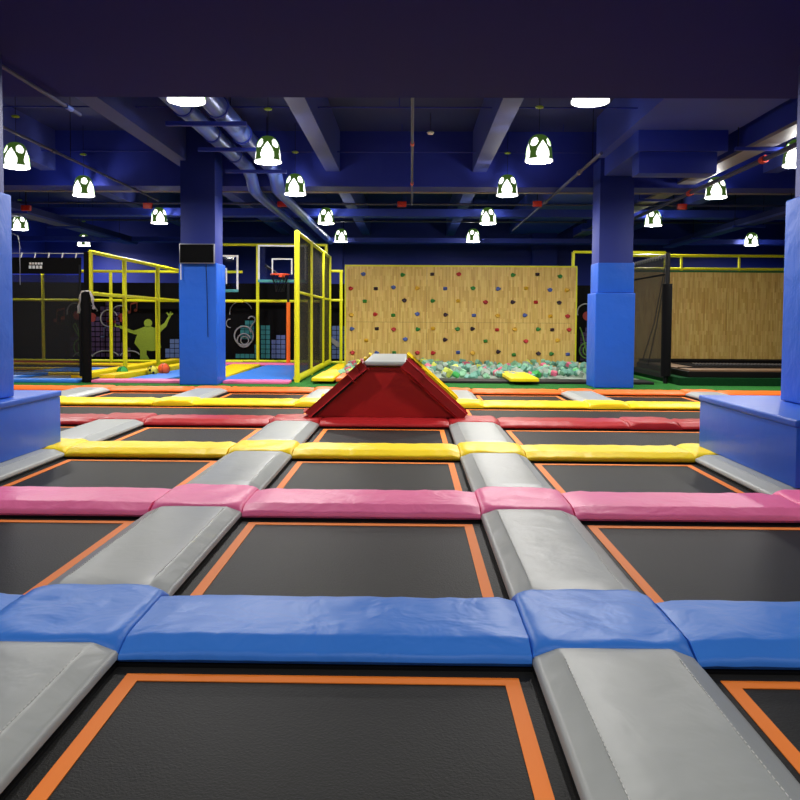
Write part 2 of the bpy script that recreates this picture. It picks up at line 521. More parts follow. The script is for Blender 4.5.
# cross rows
for k in range(6):
    y = YN[k]
    for li, xc in enumerate(LX):
        if in_view(xc - LH, xc + LH, y + .3):
            if k == 2 and li in (1, 6): continue
            jd = BDK[k] - .05
            o = junction_mesh(2 * LH - .006, jd + .07, k * 17 + li).build('corner_pad', V[ROWC[k]], None, True, (xc - LH + .003, y + .02, 0))
            tag(o, 'square %s pad where the %s crosses the grey %s' % (ROWC[k], ROWN[k], LANEN[li]), 'pad', 'square junction pads')
        if li + 1 < len(LX) and in_view(xc + LH, LX[li + 1] - LH, y + .3):
            if k == 2 and li in (1, 5): 
                if li == 1: continue
                if li == 5: continue
            bar_pad(xc + LH + .002, LX[li + 1] - LH - .002, k,
                    'long %s edge pad of the %s, %s' % (ROWC[k], ROWN[k], BAYN[li]))
# grey lanes
LR = ['in front of the nearest blue row', 'between the blue and pink rows', 'between the pink and nearer yellow rows',
      'between the nearer yellow and red rows', '', 'between the farther yellow and orange rows']
for k in range(6):
    if k == 4: continue
    y0 = (YN[k - 1] + BDK[k - 1] if k else YN[0] - 1.6) + .04; y1 = YN[k] + .018
    if k == 0: y0 = 1.5
    for li, xc in enumerate(LX):
        if in_view(xc - LH, xc + LH, y1) or in_view(xc - LH, xc + LH, (y0 + y1) / 2):
            if k == 2 and li in (1, 6) or k == 3 and li == 5: continue
            lane_pad(li, y0, y1, 'long grey pad of the %s, %s' % (LANEN[li], LR[k]))
# beds
for k in range(6):
    y0 = (YN[k - 1] + BDK[k - 1] if k else YN[0] - 1.6); y1 = YN[k]
    if k == 4: continue
    for li in range(len(LX) - 1):
        x0, x1 = LX[li] + LH, LX[li + 1] - LH
        if k == 2 and li in (1, 5) or k == 3 and li == 5: continue
        if k == 3 and li == 4: x1 = LX[6] - LH
        if in_view(x0, x1, y1) or in_view(x0, x1, (y0 + y1) / 2):
            frame_and_mat(x0, x1, y0, y1, 'black orange-bordered trampoline, %s, %s' % (BAYN[li], LR[k]))
frame_and_mat(LX[0] + LH, -1.4, YN[3] + BDK[3], YN[4], 'long unbroken black trampoline left of the red ramp, behind the red row', 'long trampolines')
frame_and_mat(.75, LX[7] - LH, YN[3] + BDK[3], YN[4], 'long unbroken black trampoline right of the red ramp, behind the red row', 'long trampolines')

# --------------------------------------------------------------- red ramp
ramp = thing('ramp', 'red padded trapezoid ramp with grey top between the red and farther yellow rows', 'ramp', (-.325, 11.1, .088))
bx0, bx1, tx0, tx1, tz = -1.0, 1.0, -.265, .265, .655
yf, yb = -1.13, 1.15
MB().poly([(bx0 + .05, yf + .06, .0), (bx1 - .05, yf + .06, .0), (tx1 - .01, yf + .06, tz - .02), (tx0 + .01, yf + .06, tz - .02)], (0, .05, 0)).build('front_panel', M_PANELRED, ramp, False)
MB().poly([(bx0 + .1, yb - .11, .0), (bx1 - .1, yb - .11, .0), (tx1 - .02, yb - .11, tz - .02), (tx0 + .02, yb - .11, tz - .02)], (0, .05, 0)).build('rear_panel', V['yellow'], ramp, False)
for s in (-1, 1):
    def P(f, y, off=0):
        """point on a slope, f from 0 at the foot to 1 at the top, OFF outwards"""
        nx, nz = .67, .745
        return (s * (1.0 + (tx1 - 1.0) * f + nx * off), y, tz * f + nz * off + .02)
    for (ya, yb_, c, nm) in ((yf, yf + .28, 'red', 'slope_pad'), (yb - .28, yb, 'yellow', 'slope_pad')):
        for (fa, fb, g) in ((.02, .9, 0), (.76, 1.0, .02)):
            b = MB(); b.bar(P(fa, (ya + yb_) / 2, -.005), P(fb, (ya + yb_) / 2, -.005), yb_ - ya + (g if c == 'red' else 0), .1 + (g if c == 'red' else 0), .03)
            b.build(nm, V[c] if c == 'yellow' else V['red'], ramp)
    b = MB(); b.bar(P(.04, yf + .04, -.068), P(.97, yf + .04, -.068), .05, .03); b.build('seam', M_BLACK, ramp, False)
    b = MB(); b.bar(P(.05, 0, -.02), P(.98, 0, -.02), yb - yf - .2, .012); b.build('slope_mat', M_MAT, ramp, False)
MB().box(tx0 - .0, tx1 + .0, yf + .02, yb, tz - .0, tz + .06, .022, 3).build('top_pad', V['grey'], ramp)

# ------------------------------------------------------------ pendant lamps
LAMPS = [(1.91, 12.05), (1.83, 15.33), (1.89, 19.76), (1.88, 24.3), (-2.21, 12.2), (-2.25, 15.31), (-2.15, 19.92), (-2.18, 24.51),
         (-6.34, 12.68), (-6.46, 15.93 - .35), (-6.38, 20.0), (-10.92, 26.31), (-10.72, 21.61), (5.88, 15.59 - .1), (5.89, 12.29),
         (6.05, 20.0), (10.63, 25.0), (1.95, 8.81), (-2.5, 8.81)]
LLAB = ['above the red ramp, right inner lane, nearest whole one', 'right inner lane, second whole one back', 'right inner lane, third whole one back',
        'right inner lane, farthest, over the climbing wall', 'left inner lane, nearest whole one, beside the round ducts', 'left inner lane, second, under the round ducts',
        'left inner lane, third back', 'left inner lane, farthest, near the end of the ducts', 'at the upper left photo edge',
        'left of the television column, second back', 'just left of the television column, smaller', 'small one farthest left, above the black net corner',
        'small low one beside the left edge padded column', 'right of the stepped blue ceiling box', 'at the upper right photo edge',
        'just right of the right column, above the black net', 'small one farthest right, over the yellow rails', 'cut off by the soffit, top right of centre',
        'cut off by the soffit, at the top left']


def dome_r(t):       # t 0 rim .. 1 crown -> radius, height
    a = t * PI / 2
    return .205 * (math.cos(a) ** .62 if t < 1 else 0.0), .40 * math.sin(a) ** 1.05


def make_lamp():
    t = thing('pendant_lamp', 'x', 'lamp')
    # green shell with petal cut-outs
    bm = bmesh.new(); NA, NT = 96, 40; rings = []
    for i in range(NT + 1):
        tt = .02 + .96 * i / NT; r, z = dome_r(tt)
        rings.append([bm.verts.new((r * math.cos(2 * PI * k / NA), r * math.sin(2 * PI * k / NA), z)) for k in range(NA)])
    for i in range(NT):
        for k in range(NA):
            tt = .02 + .96 * (i + .5) / NT; an = 360 * (k + .5) / NA
            hole = False
            zz = dome_r(tt)[1] / .40
            for q in range(4):
                c = (q * 90 + 252) % 360                # big low petals
                d = (an - c + 180) % 360 - 180
                wv = 30 * (1 - max(0, (zz - .25) / .47) ** 1.6) if zz < .72 else 0
                if zz > .07 and abs(d) < wv * (1 - max(0, (.2 - zz) * 1.2)): hole = True
                c = (q * 90 + 297) % 360                # high round petals
                d = (an - c + 180) % 360 - 180
                if (d / 21) ** 2 + ((zz - .68) / .17) ** 2 < 1: hole = True
            if not hole:
                bm.faces.new((rings[i][k], rings[i][(k + 1) % NA], rings[i + 1][(k + 1) % NA], rings[i + 1][k]))
    bm.faces.new(rings[-1])
    mb = MB.__new__(MB); mb.bm = bm
    mb.build('shade', M_GREENSH, t)
    d = MB(); d.lathe([(dome_r(x)[0] * .955, dome_r(x)[1] * .96) for x in (.02, .1, .2, .35, .5, .65, .8, .9, .97)], 32)
    d.build('diffuser', M_FROST, t)
    d = MB(); d.lathe([(.208, 0), (.208, .022), (.195, .03), (.19, 0), (.208, 0)], 40); d.build('rim', M_GLOW, t)
    MB().tube([(0, 0, .39), (0, 0, .80)], .004, 6).build('cord', M_BLACK, t)
    MB().tube([(0, 0, .83), (0, 0, 1.37)], .005, 6).build('stem', M_BLACK, t)
    MB().lathe([(.001, .79), (.03, .79), (.06, .80), (.065, .815), (.04, .83), (.001, .835)], 20).build('ceiling_rose', M_LIME, t)
    l = bpy.data.lights.new('lamp_light', 'AREA'); l.shape = 'DISK'; l.size = .36; l.energy = LAMP_W; l.color = (1, .97, .93)
    lo = bpy.data.objects.new('lamp_light', l); lo.location = (0, 0, .012); C.objects.link(lo); lo.parent = t
    l = bpy.data.lights.new('bulb_light', 'POINT'); l.shadow_soft_size = .045; l.energy = BULB_W; l.color = (1, .97, .93)
    lo = bpy.data.objects.new('bulb_light', l); lo.location = (0, 0, .13); C.objects.link(lo); lo.parent = t
    return t


proto = make_lamp()
for i, (x, y) in enumerate(LAMPS):
    o = proto if i == 0 else copy_tree(proto)
    o.location = (x, y, 3.725); o.rotation_euler = (0, 0, R([28, 100, 85, 45, 25, 18, 45, 30, 20, 0, 45, 80, 20, 90, 60, 30, 30, 10, 0][i]))
    tag(o, 'green and white dome pendant lamp, ' + LLAB[i], 'lamp', 'dome pendant lamps')
# conduit lines that carry the roses
for n, y in enumerate((8.81, 12.2, 15.4, 19.85, 24.4)):
    b = MB().tube([(-12.9, y, 4.565), (12.9, y, 4.565)], .012, 6)
    for x in (-8.6, -4.3, -.2, 2.9, 6.6, 10.5): b.tube([(x, y, 4.565), (x, y, 5.1)], .006, 5)
    one('ceiling_conduit', b, M_NAVY, 'thin blue conduit line under the ceiling carrying the %s lamp row' % ORD[n], 'conduit', 'conduit lines')

# -------------------------------------------------------- ducts and pipes
def duct_pair():
    for n, (x, lab) in enumerate(((-2.72, 'right one'), (-3.2, 'left one'))):
        t = thing('round_duct', 'shiny blue round duct running back under the ceiling beside the lamps, ' + lab, 'duct', (x, 8.5, 4.28), 'round ducts')
        r = .15 if n == 0 else .13
        pts = [(0, 0, 0), (0, 6.7, 0), (.02, 7.0, -.06), (.05, 7.12, -.2), (.07, 7.25, -.38), (.1, 7.5, -.45), (.1, 17, -.45)]
        MB().tube(pts, [r] * 3 + [r * .9] * 2 + [.1, .1], 20).build('pipe', M_DUCT, t)
        for y in (1.0, 2.6, 4.2, 5.8):
            MB().tube([(0, y - .03, 0), (0, y + .03, 0)], r + .018, 20).build('collar', M_BEAMBLUE, t)
        for y in (.4, 3.4, 6.4):
            MB().tube([(0, y, r), (0, y, .82)], .008, 6).build('hanger', M_BLACK, t)
    for y in (11.3, 13.0, 14.9):
        one('duct_bracket', MB().box(-3.5, -2.35, y - .03, y + .03, 4.06, 4.12), M_BEAMBLUE,
            'flat blue support bracket across both round ducts, ' + {11.3: 'nearest', 13.0: 'middle', 14.9: 'farthest'}[y], 'bracket', 'duct brackets')


duct_pair()


def pipe(x, y0, y1, z, r, m, label, joints=(), jm=None, drops=()):
    t = thing('pipe_run', label, 'pipe', (x, y0, z), 'ceiling pipes')
    MB().tube([(0, 0, 0), (0, y1 - y0, 0)], r, 10).build('pipe', m, t)
    for j in joints: MB().tube([(0, j - y0 - .07, 0), (0, j - y0 + .07, 0)], r * 1.5, 10).build('coupling', jm or M_REDBOX, t)
    for d in drops: MB().tube([(0, d - y0, 0), (0, d - y0, 5.1 - z)], .006, 5).build('hanger', M_BLACK, t)
    return t


pipe(0.0, 8.6, 18.0, 3.93, .02, M_PIPE, 'thin sprinkler pipe running straight back overhead in the picture middle', (9.2, 11.8, 15.2), None, (9.6, 12.6, 15.6))
pipe(-5.6, 8.0 + .5, 17.5, 3.93, .022, M_PIPE, 'thin pale pipe slanting down from the left photo edge', (12.4, 16), M_PIPE, (10, 13))
pipe(2.93, 12.4, 23, 3.93, .028, M_PIPE, 'thin pipe slanting down to the right padded column', (14.0, 17.5), M_DUCTG, (13,))
pipe(5.56, 9.5, 20, 3.9, .04, M_PIPE, 'thin pipe with red joint beside the pale rectangular duct, right side', (12.7, 16))
pipe(-3.72, 5.0, 8.9, 3.6, .02, M_PIPE, 'short dark pipe under the soffit at the upper left', (8.6,), M_DUCT)


def rect_duct(x0, x1, y0, y1, z0, z1, label, m=M_DUCTG, sm=M_NAVY):
    t = thing('rectangular_duct', label, 'duct', (x0, y0, z0), 'rectangular ducts')
    MB().box(0, x1 - x0, 0, y1 - y0, 0, .05).build('bottom_tray', m, t, False)
    MB().box(0, x1 - x0, 0, y1 - y0, .052, z1 - z0).build('casing', sm, t, False)
    y = y0 + 1
    while y < y1 - .5:
        MB().box(-.25, x1 - x0 + .25, y - y0 - .03, y - y0 + .03, -.05, -.004).build('bracket', M_BEAMBLUE, t, False)
        for xx in (-.2, x1 - x0 + .2):
            MB().tube([(xx, y - y0, -.01), (xx, y - y0, 5.1 - z0)], .006, 5).build('hanger', M_BLACK, t)
        y += 2.9
    return t


rect_duct(5.27, 5.62, 8.6, 15.9, 4.05, 4.45, 'pale bottomed rectangular duct running back from the upper right edge')
rect_duct(5.27, 5.62, 16.8, 26, 4.05, 4.35, 'pale bottomed rectangular duct behind the stepped blue ceiling box')
rect_duct(8.2, 8.5, 13.0, 26, 3.72, 3.9, 'dark blue tray running back at the far right', M_BEAM, M_NAVYD)
rect_duct(-9.4, -9.0, 17.0, 26, 3.75, 3.95, 'dark blue tray running back at the far left', M_BEAM, M_NAVYD)
for n, (y, z, r, m) in enumerate(((17.0, 4.06, .035, M_DUCTG), (18.6, 4.03, .025, M_PIPE), (24.0, 4.3, .03, M_PIPE))):
    one('cross_pipe', MB().tube([(-12.9, y, z), (12.9, y, z)], r, 8), m, 'long thin pipe crossing under the ceiling, %s from the front' % ORD[n], 'pipe', 'cross pipes')
for n, (x, z, lab) in enumerate(((-8.54, 3.75, 'far left'), (-5.83, 3.81, 'left of the television column'), (-2.86, 3.86, 'behind the round ducts'),
                                 (-.22, 3.87, 'in the picture middle'), (2.75, 3.89, 'left of the right padded column'), (5.91, 3.84, 'right of the right padded column'))):
    t = thing('alarm_box', 'small red box hanging from the ceiling, ' + lab, 'alarm box', (x, 17.5, z), 'red ceiling boxes')
    MB().box(-.1, .1, -.04, .04, -.06, .06, .01).build('housing', M_REDBOX, t)
    MB().tube([(0, 0, .06), (0, 0, 5.1 - z)], .007, 5).build('hanger', M_BLACK, t)
t = thing('smoke_detector', 'small white ceiling detector right of the middle sprinkler pipe', 'detector', (.33, 14.6, 4.72))
MB().lathe([(.001, 0), (.05, 0), (.07, .03), (.05, .05), (.001, .05)], 20).build('cap', M_WHITE, t)
MB().tube([(0, 0, .04), (0, 0, .38)], .01, 6).build('stem', M_PIPE, t)
t = thing('camera_box', 'small black box with a white lens at the upper right edge', 'camera', (5.5, 11.35, 4.05))
MB().box(-.06, .06, -.05, .05, -.13, -.055, .008).build('housing', M_BLACK, t)
MB().disc((-.01, -.05, -.1), .016, -.008).build('lens', M_WHITE, t)
MB().box(-.02, .02, -.02, .02, -.056, -.0).build('mount', M_BLACK, t)

# ------------------------------------------------------------ television
t = thing('television', 'small flat black television with silver rim on the left padded column', 'television', (-4.02, 14.83, 2.36))
MB().box(-.33, .33, -.03, .03, 0, .37, .008).build('rim', M_SILVER, t)
MB().box(-.315, .315, -.034, -.02, .016, .354).build('screen', M_SCREEN, t, False)
MB().box(-.1, .1, .031, .115, .1, .27).build('wall_mount', M_BLACK, t, False)
MB().tube([(.16, .03, 0), (.17, .045, -.4), (.18, .05, -1.1), (.185, .05, -1.38)], .006, 6).build('cable', M_BLACK, t)
MB().box(-.325, -.31, .02, .035, -.3, 0).build('bracket_arm', M_WHITE, t, False)

# -------------------------------------------------------- climbing wall
WX0, WX1, WY = -1.6, 4.02, 19.42
cw = thing('climbing_wall', 'wide laminated wood climbing wall standing behind the foam pit', 'climbing wall', ((WX0 + WX1) / 2, WY, TZ))
hw = (WX1 - WX0) / 2
for (a, b) in ((-hw, -hw + 1.98), (-hw + 1.984, -hw + 3.97), (-hw + 3.974, hw)):
    MB().box(a, b, 0, .05, 0, 1.2).build('panel', M_WOOD, cw, False)
    MB().box(a, b, 0, .05, 1.204, 2.56).build('panel', M_WOOD, cw, False)
MB().box(-hw - .03, hw + .03, -.005, .07, 2.562, 2.6).box(-hw - .035, -hw - .002, -.005, .07, 0, 2.56).box(hw + .002, hw + .035, -.005, .07, 0, 2.56).build('edge_trim', M_YF, cw, False)
MB().box(-hw + .05, -hw + .15, .06, .9, 0, .1).box(hw - .15, hw - .05, .06, .9, 0, .1).bar((-hw + .1, .85, .05), (-hw + .1, .08, 2.2), .08, .08).bar((hw - .1, .85, .05), (hw - .1, .08, 2.2), .08, .08).build('brace', M_BLACK, cw, False)
HOLDS = [
 [(-1.18,2.44,'b'),(-0.21,2.43,'g'),(0.51,2.45,'k'),(1.16,2.45,'r'),(2.49,2.44,'g'),(3.08,2.46,'k'),(3.63,2.41,'g')],
 [(-1.48,2.09,'r'),(-0.87,2.09,'k'),(-0.44,2.12,'b'),(0.15,2.11,'y'),(0.83,2.10,'b'),(1.51,2.11,'g'),(2.13,2.10,'b'),(2.81,2.12,'y'),(3.39,2.08,'b'),(3.81,2.08,'y')],
 [(-1.14,1.78,'g'),(-0.17,1.80,'k'),(0.53,1.80,'g'),(1.15,1.80,'y'),(1.82,1.77,'r'),(2.49,1.78,'k'),(3.05,1.78,'r'),(3.62,1.77,'k')],
 [(-1.47,1.44,'y'),(-0.88,1.46,'r'),(-0.44,1.44,'g'),(0.15,1.47,'b'),(0.85,1.46,'k'),(1.54,1.45,'b'),(2.12,1.44,'y'),(2.79,1.46,'b'),(3.41,1.44,'y'),(3.83,1.44,'r')],
 [(-1.45,1.10,'b'),(-0.84,1.11,'k'),(-0.43,1.09,'r'),(0.17,1.10,'g'),(0.54,1.12,'y'),(1.14,1.11,'g'),(1.51,1.12,'k'),(2.11,1.10,'r'),(2.54,1.11,'y'),(3.12,1.12,'g'),(3.46,1.11,'k'),(3.87,1.11,'r')],
 [(-1.10,0.82,'y'),(-0.14,0.85,'b'),(0.84,0.85,'k'),(1.83,0.82,'g'),(2.82,0.82,'r'),(3.60,0.85,'y')],
 [(-1.44,0.51,'r'),(-0.84,0.51,'b'),(-0.41,0.52,'g'),(0.16,0.52,'r'),(0.55,0.52,'r'),(1.16,0.54,'b'),(1.52,0.52,'y'),(2.15,0.56,'k'),(2.53,0.49,'g'),(3.13,0.52,'k'),(3.45,0.52,'g'),(3.85,0.51,'b')],
]
HC = {'b': ('blue', rgb(70, 95, 175)), 'g': ('green', rgb(40, 130, 50)), 'k': ('dark purple', rgb(40, 16, 40)), 'r': ('red', rgb(190, 35, 40)), 'y': ('yellow', rgb(222, 172, 40))}
HM = {k: mat('hold_' + v[0].replace(' ', '_'), v[1], .5) for k, v in HC.items()}


def hold_mesh(seed, m):
    rr = random.Random(seed); bm = bmesh.new()
    bmesh.ops.create_icosphere(bm, subdivisions=2, radius=1)
    for v in bm.verts:
        f = 1 + .22 * math.sin(v.co.x * 3 + seed) * math.cos(v.co.z * 4 + seed * 2)
        v.co = Vector((v.co.x * .062 * f, -max(0, -v.co.y) * .055 * f, v.co.z * .05 * f))
    mb = MB.__new__(MB); mb.bm = bm
    return mb.mesh('climbing_hold', m, True)


HMESH = {(k, s): hold_mesh(s * 5 + 1, HM[k]) for k in HC for s in range(3)}
for ri, row in enumerate(HOLDS):
    for ci, (x, z, c) in enumerate(row):
        o = link('climbing_hold', HMESH[c, (ri + ci) % 3], None, (x, WY - .001, z))
        tag(o, '%s climbing hold on the wood wall, %s row from top, %s from left' % (HC[c][0], ORD[ri], ORD[ci]), 'climbing hold', 'climbing holds')

# --------------------------------------------------------------- foam pit
one('pit_kerb', MB().box(-2.0, 4.85, 15.75, 16.45, TZ + .002, .12, .012), mat('kerb_rubber', rgb(36, 35, 34), .6, spec=.2, vary=.15, vscale=6), 'long flat dark rubber kerb in front of the foam pit', 'kerb')
FC = [('teal', rgb(105, 160, 140)), ('pale green', rgb(135, 190, 150)), ('grey green', rgb(150, 165, 150)), ('pink', rgb(205, 95, 120)), ('lime yellow', rgb(205, 215, 90)), ('bright green', rgb(60, 170, 80))]
FM = [mat('foam_' + n.replace(' ', '_'), c, .6, bump=.3, bscale=20) for n, c in FC]


def foam_mesh(m, s):
    b = MB(); b.box(-.09, .09, -.09, .09, -.09, .09, .022, 2)
    rr = random.Random(s)
    for v in b.bm.verts: v.co += Vector((rr.uniform(-.008, .008), rr.uniform(-.008, .008), rr.uniform(-.008, .008)))
    return b.mesh('foam_block', m, True)


FME = [foam_mesh(m, i) for i, m in enumerate(FM)]


def bed_h(x, y):
    f = (y - 16.5) / 2.9
    return .14 + .13 * f + .03 * math.sin(x * 1.9 + 1) + .03 * math.sin(x * 4.3 + y * 3)


bm = bmesh.new(); g = {}
nx, ny = 60, 26
for i in range(nx + 1):
    for j in range(ny + 1):
        x = -1.62 + 6.5 * i / nx; y = 16.52 + 2.84 * j / ny
        g[i, j] = bm.verts.new((x, y, max(TZ + .02, bed_h(x, y) - .07) if 0 < j else TZ + .005))
for i in range(nx):
    for j in range(ny): bm.faces.new((g[i, j], g[i + 1, j], g[i + 1, j + 1], g[i, j + 1]))
mb = MB.__new__(MB); mb.bm = bm
o = mb.build('foam_block_bed', FM[2], None, True); tag(o, 'packed teal foam blocks filling the pit under the loose top ones', 'foam blocks', None, 'stuff')
cells = [(i, j) for i in range(27) for j in range(11)]
for n, (i, j) in enumerate(cells):
    x = -1.5 + 6.25 * (i + .5 + rnd.uniform(-.4, .4)) / 27; y = 16.6 + 2.64 * (j + .5 + rnd.uniform(-.35, .35)) / 11
    c = rnd.choices(range(6), (34, 22, 22, 9, 8, 7))[0]
    o = link('foam_block', FME[c], None, (x, y, bed_h(x, y) + .02 + rnd.uniform(-.02, .035)))
    o.rotation_euler = (rnd.uniform(-.7, .7), rnd.uniform(-.7, .7), rnd.uniform(0, 3))
    s = rnd.uniform(.6, .95); o.scale = (s, s * rnd.uniform(.6, 1), s * rnd.uniform(.6, 1))
    zone = ['left', 'middle', 'right'][min(2, int(i / 9))]; dep = 'front' if j < 6 else 'back'
    lab = '%s foam block in the %s %s part of the foam pit' % (FC[c][0], dep, zone)
    tag(o, lab, 'foam block', lab[:-3] + 'pit')
# yellow slabs at the pit edge
def slab(x0, x1, y0, y1, z, col, label, rz=0, sh=0):
    h = .07
    m = MB().box(-(x1 - x0) / 2, (x1 - x0) / 2, -(y1 - y0) / 2, (y1 - y0) / 2, 0, h, .018, 2)
    for v in m.bm.verts: v.co.x += sh * v.co.y
    o = m.build('floor_pad', V[col], None, True, ((x0 + x1) / 2, (y0 + y1) / 2, z)); o.rotation_euler.z = rz
    return tag(o, label, 'pad', 'loose floor pads')


slab(1.94, 2.5, 15.35, 17.5, .14, 'yellow', 'yellow slab lying across the dark kerb at the front of the foam pit')
slab(-1.93, -1.5, 15.3, 17.3, TZ + .052, 'yellow', 'yellow slab on the turf behind the left slope of the red ramp')
slab(-1.46, -1.3, 15.3, 17.0, TZ + .052, 'orange', 'narrow orange slab beside the yellow slab left of the red ramp')
slab(-1.98, -1.66, 17.7, 21.4, TZ + .002, 'yellow', 'long yellow slab beside the climbing wall left end')

# -------------------------------------------------------- frames and cages
def post(parent, x, y, z0, z1, r=.045, m=M_YF, name='post'):
    return MB().tube([(x, y, z0), (x, y, z1)], r, 10).build(name, m, parent)


def rail(parent, a, b, r=.04, m=M_YF, name='rail'):
    return MB().tube([a, b], r, 10).build(name, m, parent)


YB = 22.0
# back fence, left part
t = thing('railing', 'yellow rail frame along the back of the left trampoline court', 'frame', (-9.0, YB, TZ), 'yellow rail frames')
for x in (-3.2, .61): post(t, x + .0 - (0), 0, 0, 2.56)
for x in (-1.33,): pass
post(t, 1.9, 0, 0, 2.56); post(t, -1.3, 0, 0, 2.56)
for z in (2.56, 1.75, .06): rail(t, (-3.9, 0, z), (4.3, 0, z))
# back fence behind the basketball cage
t = thing('railing', 'tall yellow rail frame behind the basketball hoops', 'frame', (-4.6, YB + .12, TZ), 'yellow rail frames')
for x in (.3, ): post(t, x, 0, 0, 3.35)
for z in (3.33, 1.76, .07): rail(t, (-.75, 0, z), (2.2, 0, z))
post(t, 2.22, 0, 0, 3.35)
# orange padded pole that carries the hoop
t = thing('hoop_pole', 'black pole with orange padded foot behind the right basketball hoop', 'pole', (-3.36, 21.6, TZ))
MB().tube([(0, 0, 0), (0, 0, 1.72)], .055, 12).build('foot_padding', V['orange'], t)
MB().tube([(0, 0, 1.722), (0, 0, 2.3)], .035, 10).build('pole', M_BLACK, t)
MB().tube([(0, 0, 2.28), (.1, -3.9, 2.45)], .03, 8).build('arm', M_BLACK, t)
# fence right of the cage and behind the climbing wall
t = thing('railing', 'yellow rail frame behind the climbing wall, showing at both its ends', 'frame', (1.0, YB, TZ), 'yellow rail frames')
for x, zt in ((-2.95, 2.6), (3.47, 3.16)): post(t, x, 0, 0, zt)
rail(t, (-3.25, 0, 2.6), (-2.9, 0, 2.6)); rail(t, (-3.25, 0, 1.79), (-2.9, 0, 1.79)); rail(t, (-3.25, 0, .06), (6, 0, .06))
rail(t, (3.47, 0, 3.16), (6, 0, 3.16)); post(t, 6, 0, 0, 3.16)
# cage side
t = thing('safety_cage', 'tall yellow framed black net cage side right of the basketball hoops', 'cage', (-2.27, 15.7, TZ))
for y in (0, 2.1, 4.5, 6.2): post(t, 0, y, 0, 3.0, .055)
for z, r in ((2.98, .045), (1.8, .03), (.08, .075)): rail(t, (0, 0, z), (0, 6.2, z), r)
for y in (2.1, 4.5):
    b = MB()
    for q in range(34): b.tube([(-.055, y - .05, .15 + q * .083), (.062, y + .05, .19 + q * .083)], .009, 5)
    b.build('lacing', M_BLACK, t)
for a, b_ in ((.06, 2.04), (2.16, 4.44), (4.56, 6.14)):
    MB().box(-.004, .004, a, b_, .15, 1.77).box(-.004, .004, a, b_, 1.83, 2.94).build('net', M_NET, t, False)
# left court side frame
t = thing('railing', 'yellow rail frame running back from the black post, left of the television column', 'frame', (-6.33, 15.55, TZ), 'yellow rail frames')
for y in (0, 1.85, 4.15, 6.2): post(t, 0, y, 0 if y else 1.74, 2.57, .05)
for z in (2.56, 1.74): rail(t, (0, 0, z), (0, 6.3, z))
# black front net of the left court
t = thing('net_screen', 'black net screen hung on hooks left of the black post', 'net', (-6.47, 15.5, TZ))
MB().tube([(0.08, 0, 0), (.08, 0, 2.55)], .05, 10).build('post', M_BLACKF, t)
MB().tube([(-.05, 0, .1), (-.05, 0, 2.3)], .025, 8).build('post', M_BLACK, t)
MB().box(-3.2, -.06, -.004, .004, .12, 2.1).build('net', M_NETL, t, False)
MB().box(-3.2, -.02, -.01, .01, 2.12, 2.44).build('top_band', M_BLACKF, t, False)
MB().tube([(-3.2, 0, 2.52), (.08, 0, 2.52)], .008, 6).build('wire', M_SILVER, t)
b = MB()
for q in range(12): b.tube([(-3.1 + q * .27, 0, 2.43), (-3.08 + q * .27, 0, 2.53)], .014, 6)
b.build('hook', M_WHITE, t)
b = MB()
for q in range(5): b.box(-1.04 + q * .055, -1.0 + q * .055, -.016, -.011, 2.30, 2.34)
for q in range(4): b.box(-1.05 + q * .07, -1.0 + q * .07, -.016, -.011, 2.22, 2.28)
b.build('printed_mark', M_WHITE, t, False)
MB().tube([(-3.0, -.03, 2.9), (-1.35, -.03, 2.9), (-1.25, -.03, 2.85), (-1.22, -.03, 2.7), (-1.22, -.03, 1.9)], .008, 6).build('cord', M_SILVER, t)
t = thing('padded_post', 'thick black padded post at the left court corner under a white cloth', 'post', (-6.33, 15.33, TZ))
MB().tube([(0, 0, 0), (0, 0, 1.74)], .09, 14).build('padding', M_BLACKF, t)
MB().tube([(0, 0, 1.74), (0, 0, 1.76)], .07, 14).build('cap', M_BLACK, t)
# white cloth
bm = bmesh.new(); g = {}
for i in range(21):
    for j in range(7):
        u = -1 + 2 * i / 20; yv = -.06 + .12 * j / 6
        x = .125 * math.sin(u * PI / 2) if abs(u) < .6 else math.copysign(.101 + .05 * (abs(u) - .6), u)
        z = 1.84 + (.0 if abs(u) < .3 else -(abs(u) - .3) * (.62 if u < 0 else .5)) + .01 * math.sin(j * 2 + i)
        g[i, j] = bm.verts.new((x * 1.25, yv * (1 + .3 * math.sin(i * 1.3)) + .02 * math.sin(i * 2.1 + j), z))
for i in range(20):
    for j in range(6): bm.faces.new((g[i, j], g[i + 1, j], g[i + 1, j + 1], g[i, j + 1]))
r_ = bmesh.ops.solidify(bm, geom=bm.faces[:], thickness=.03)
mb = MB.__new__(MB); mb.bm = bm
o = mb.build('cloth', M_CLOTH, None, True, (-6.33, 15.33, .01)); tag(o, 'crumpled white cloth draped over the black padded post', 'cloth')

# -------------------------------------------------------------- mural wall
struct('wall_mural', MB().box(-13, 13, 22.3, 22.4, TZ, 2.33), mat('black_mural_ground', rgb(6, 6, 8), .9, spec=.1))
YM = 22.286
YA = 22.265
MP = mat('mural_purple', rgb(50, 30, 70), .8); MT = mat('mural_teal', rgb(24, 98, 104), .8); MBL = mat('mural_slate_blue', rgb(72, 90, 140), .8)
MG = mat('mural_green', rgb(125, 145, 35), .8, vary=.25, vscale=25); MR = mat('mural_red', rgb(112, 28, 26), .8); MW = mat('mural_chalk', rgb(125, 125, 130), .8)
MDG = mat('mural_dim_green', rgb(80, 120, 50), .8); MO = mat('mural_rust', rgb(110, 40, 22), .8)


